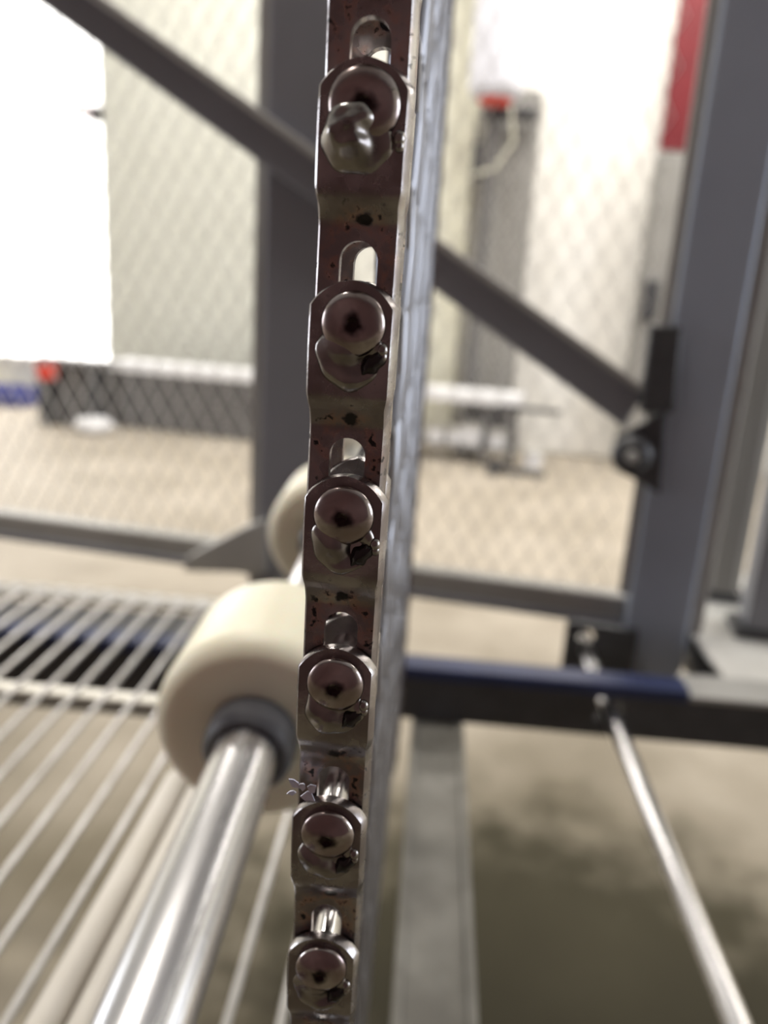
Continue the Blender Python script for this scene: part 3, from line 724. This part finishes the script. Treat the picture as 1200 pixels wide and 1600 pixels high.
tag(can, 'tall white canister with a red cap at its bottom, up on the dark pole', 'canister')
hs = [(cx_ + 0.12, 5.86, cz_ - 0.03), (cx_ + 0.16, 5.84, cz_ - 0.25), (cx_ + 0.05, 5.84, cz_ - 0.42), (cx_ - 0.10, 5.86, cz_ - 0.46)]
ho = MB().tube([tuple(hall(*p)) for p in hs], 0.009, 8).build('hose', M['cream']); tag(ho, 'pale hose looping below the white canister by the pole', 'hose')
# red board over a grey cabinet by the right post
e, h, z = far('red_board', 'dark red board up on the far wall beside the right post', 'board', 1046, 1175, -160, 236, 6.35, 0.05, None, 120)
solid('panel', e, -h, h, 0, 0.04, 0, z, M['red']); solid('rail', e, -h, h, -0.012, 0.0, 0, 0.03, M['red'])
e, h, z = far('grey_locker', 'light grey locker under the dark red board at the far wall', 'locker', 1003, 1150, 240, 720, 6.1, 0.05, None, 420)
solid('body', e, -h, h, 0, 0.25, FLOOR - e.location.z, z, M['cab']); solid('door', e, -h + .03, h - .03, -0.02, 0, 0.05, z - .05, M['cab'])
solid('lock_box', e, -h + 0.03, -h + 0.13, -0.08, -0.02, z * 0.47, z * 0.60, M['dark'])
# clutter below the bright window
e, h, z = far('trolley', 'dark low trolley below the bright window at far left', 'trolley', 55, 158, 562, 634, 5.5, 0.3, None)
solid('deck', e, -h, h, 0, 0.14, z - 0.05, z, M['tablegrey'])
for xx in (-h + 0.05, h - 0.10): solid('leg', e, xx - 0.05, xx + 0.05, 0.02, 0.10, FLOOR - e.location.z, z - 0.05, M['dark'])
solid('back_panel', e, -h, h, 0.11, 0.14, FLOOR - e.location.z, z - 0.05, M['tablegrey'])
e, h, z = far('red_case', 'small red case hanging on the dark trolley at far left', 'case', 62, 88, 568, 592, 5.46, 0.1, None)
solid('body', e, -h, h, -0.06, 0.02, 0, z, M['redb'], 0.01); solid('handle', e, -h * .4, h * .4, -0.04, 0, z, z + 0.02, M['dark'])
e, h, z = far('white_sack', 'plump white sack lying on the floor before the trolley', 'sack', 104, 160, 616, 642, 5.3, 0.2, None)
sk = MB(); vs = []; fs = []
for i in range(9):
    t = math.pi * i / 8
    for k_ in range(16):
        a = 2 * math.pi * k_ / 16; rr = math.sin(t) ** 0.6 if 0 < i < 8 else 0.02
        vs.append((h * rr * math.cos(a) * (1 + .06 * math.sin(3 * a)), 0.1 + 0.12 * rr * math.sin(a), z * (0.5 - 0.5 * math.cos(t)) * (1 + .05 * math.sin(2 * a)) + (FLOOR - e.location.z)))
for i in range(8):
    for k_ in range(16): fs.append((i * 16 + k_, i * 16 + (k_ + 1) % 16, (i + 1) * 16 + (k_ + 1) % 16, (i + 1) * 16 + k_))
sk.add(vs, fs); sk.build('body', M['white'], e); MB().tube([(h * .9, .1, FLOOR - e.location.z + z * .5), (h * 1.15, .1, FLOOR - e.location.z + z * .6)], 0.02, 8).build('neck', M['white'], e)
e, h, z = far('blue_tub', 'low blue tub on the floor at the far left edge', 'tub', -30, 36, 608, 624, 6.1, 0.2, None)
tbm = MB(); g = FLOOR - e.location.z
tbm.add([(-h*.85,0,g),(h*.85,0,g),(h*.85,.3,g),(-h*.85,.3,g),(-h,-.03,z),(h,-.03,z),(h,.33,z),(-h,.33,z),(-h*.93,.0,z),(h*.93,.0,z),(h*.93,.3,z),(-h*.93,.3,z),(-h*.8,.03,g+.02),(h*.8,.03,g+.02),(h*.8,.27,g+.02),(-h*.8,.27,g+.02)],
        [(0,1,5,4),(1,2,6,5),(2,3,7,6),(3,0,4,7),(3,2,1,0),(4,5,9,8),(5,6,10,9),(6,7,11,10),(7,4,8,11),(8,9,13,12),(9,10,14,13),(10,11,15,14),(11,8,12,15),(12,13,14,15)])
tbm.build('shell', M['blue'], e); solid('rim', e, -h, h, -0.04, -0.03, z - 0.03, z, M['blue'], 0.002)
e, h, z = far('wall_handle', 'small reddish brown latch on the edge of the bright window', 'latch', 120, 158, 166, 190, 6.46, 0.05, None)
solid('plate', e, h * .2, h, -0.03, 0.03, 0, z, M['dark']); solid('grip', e, -h, h * .3, -0.05, -0.02, z * .35, z * .9, M['red'])
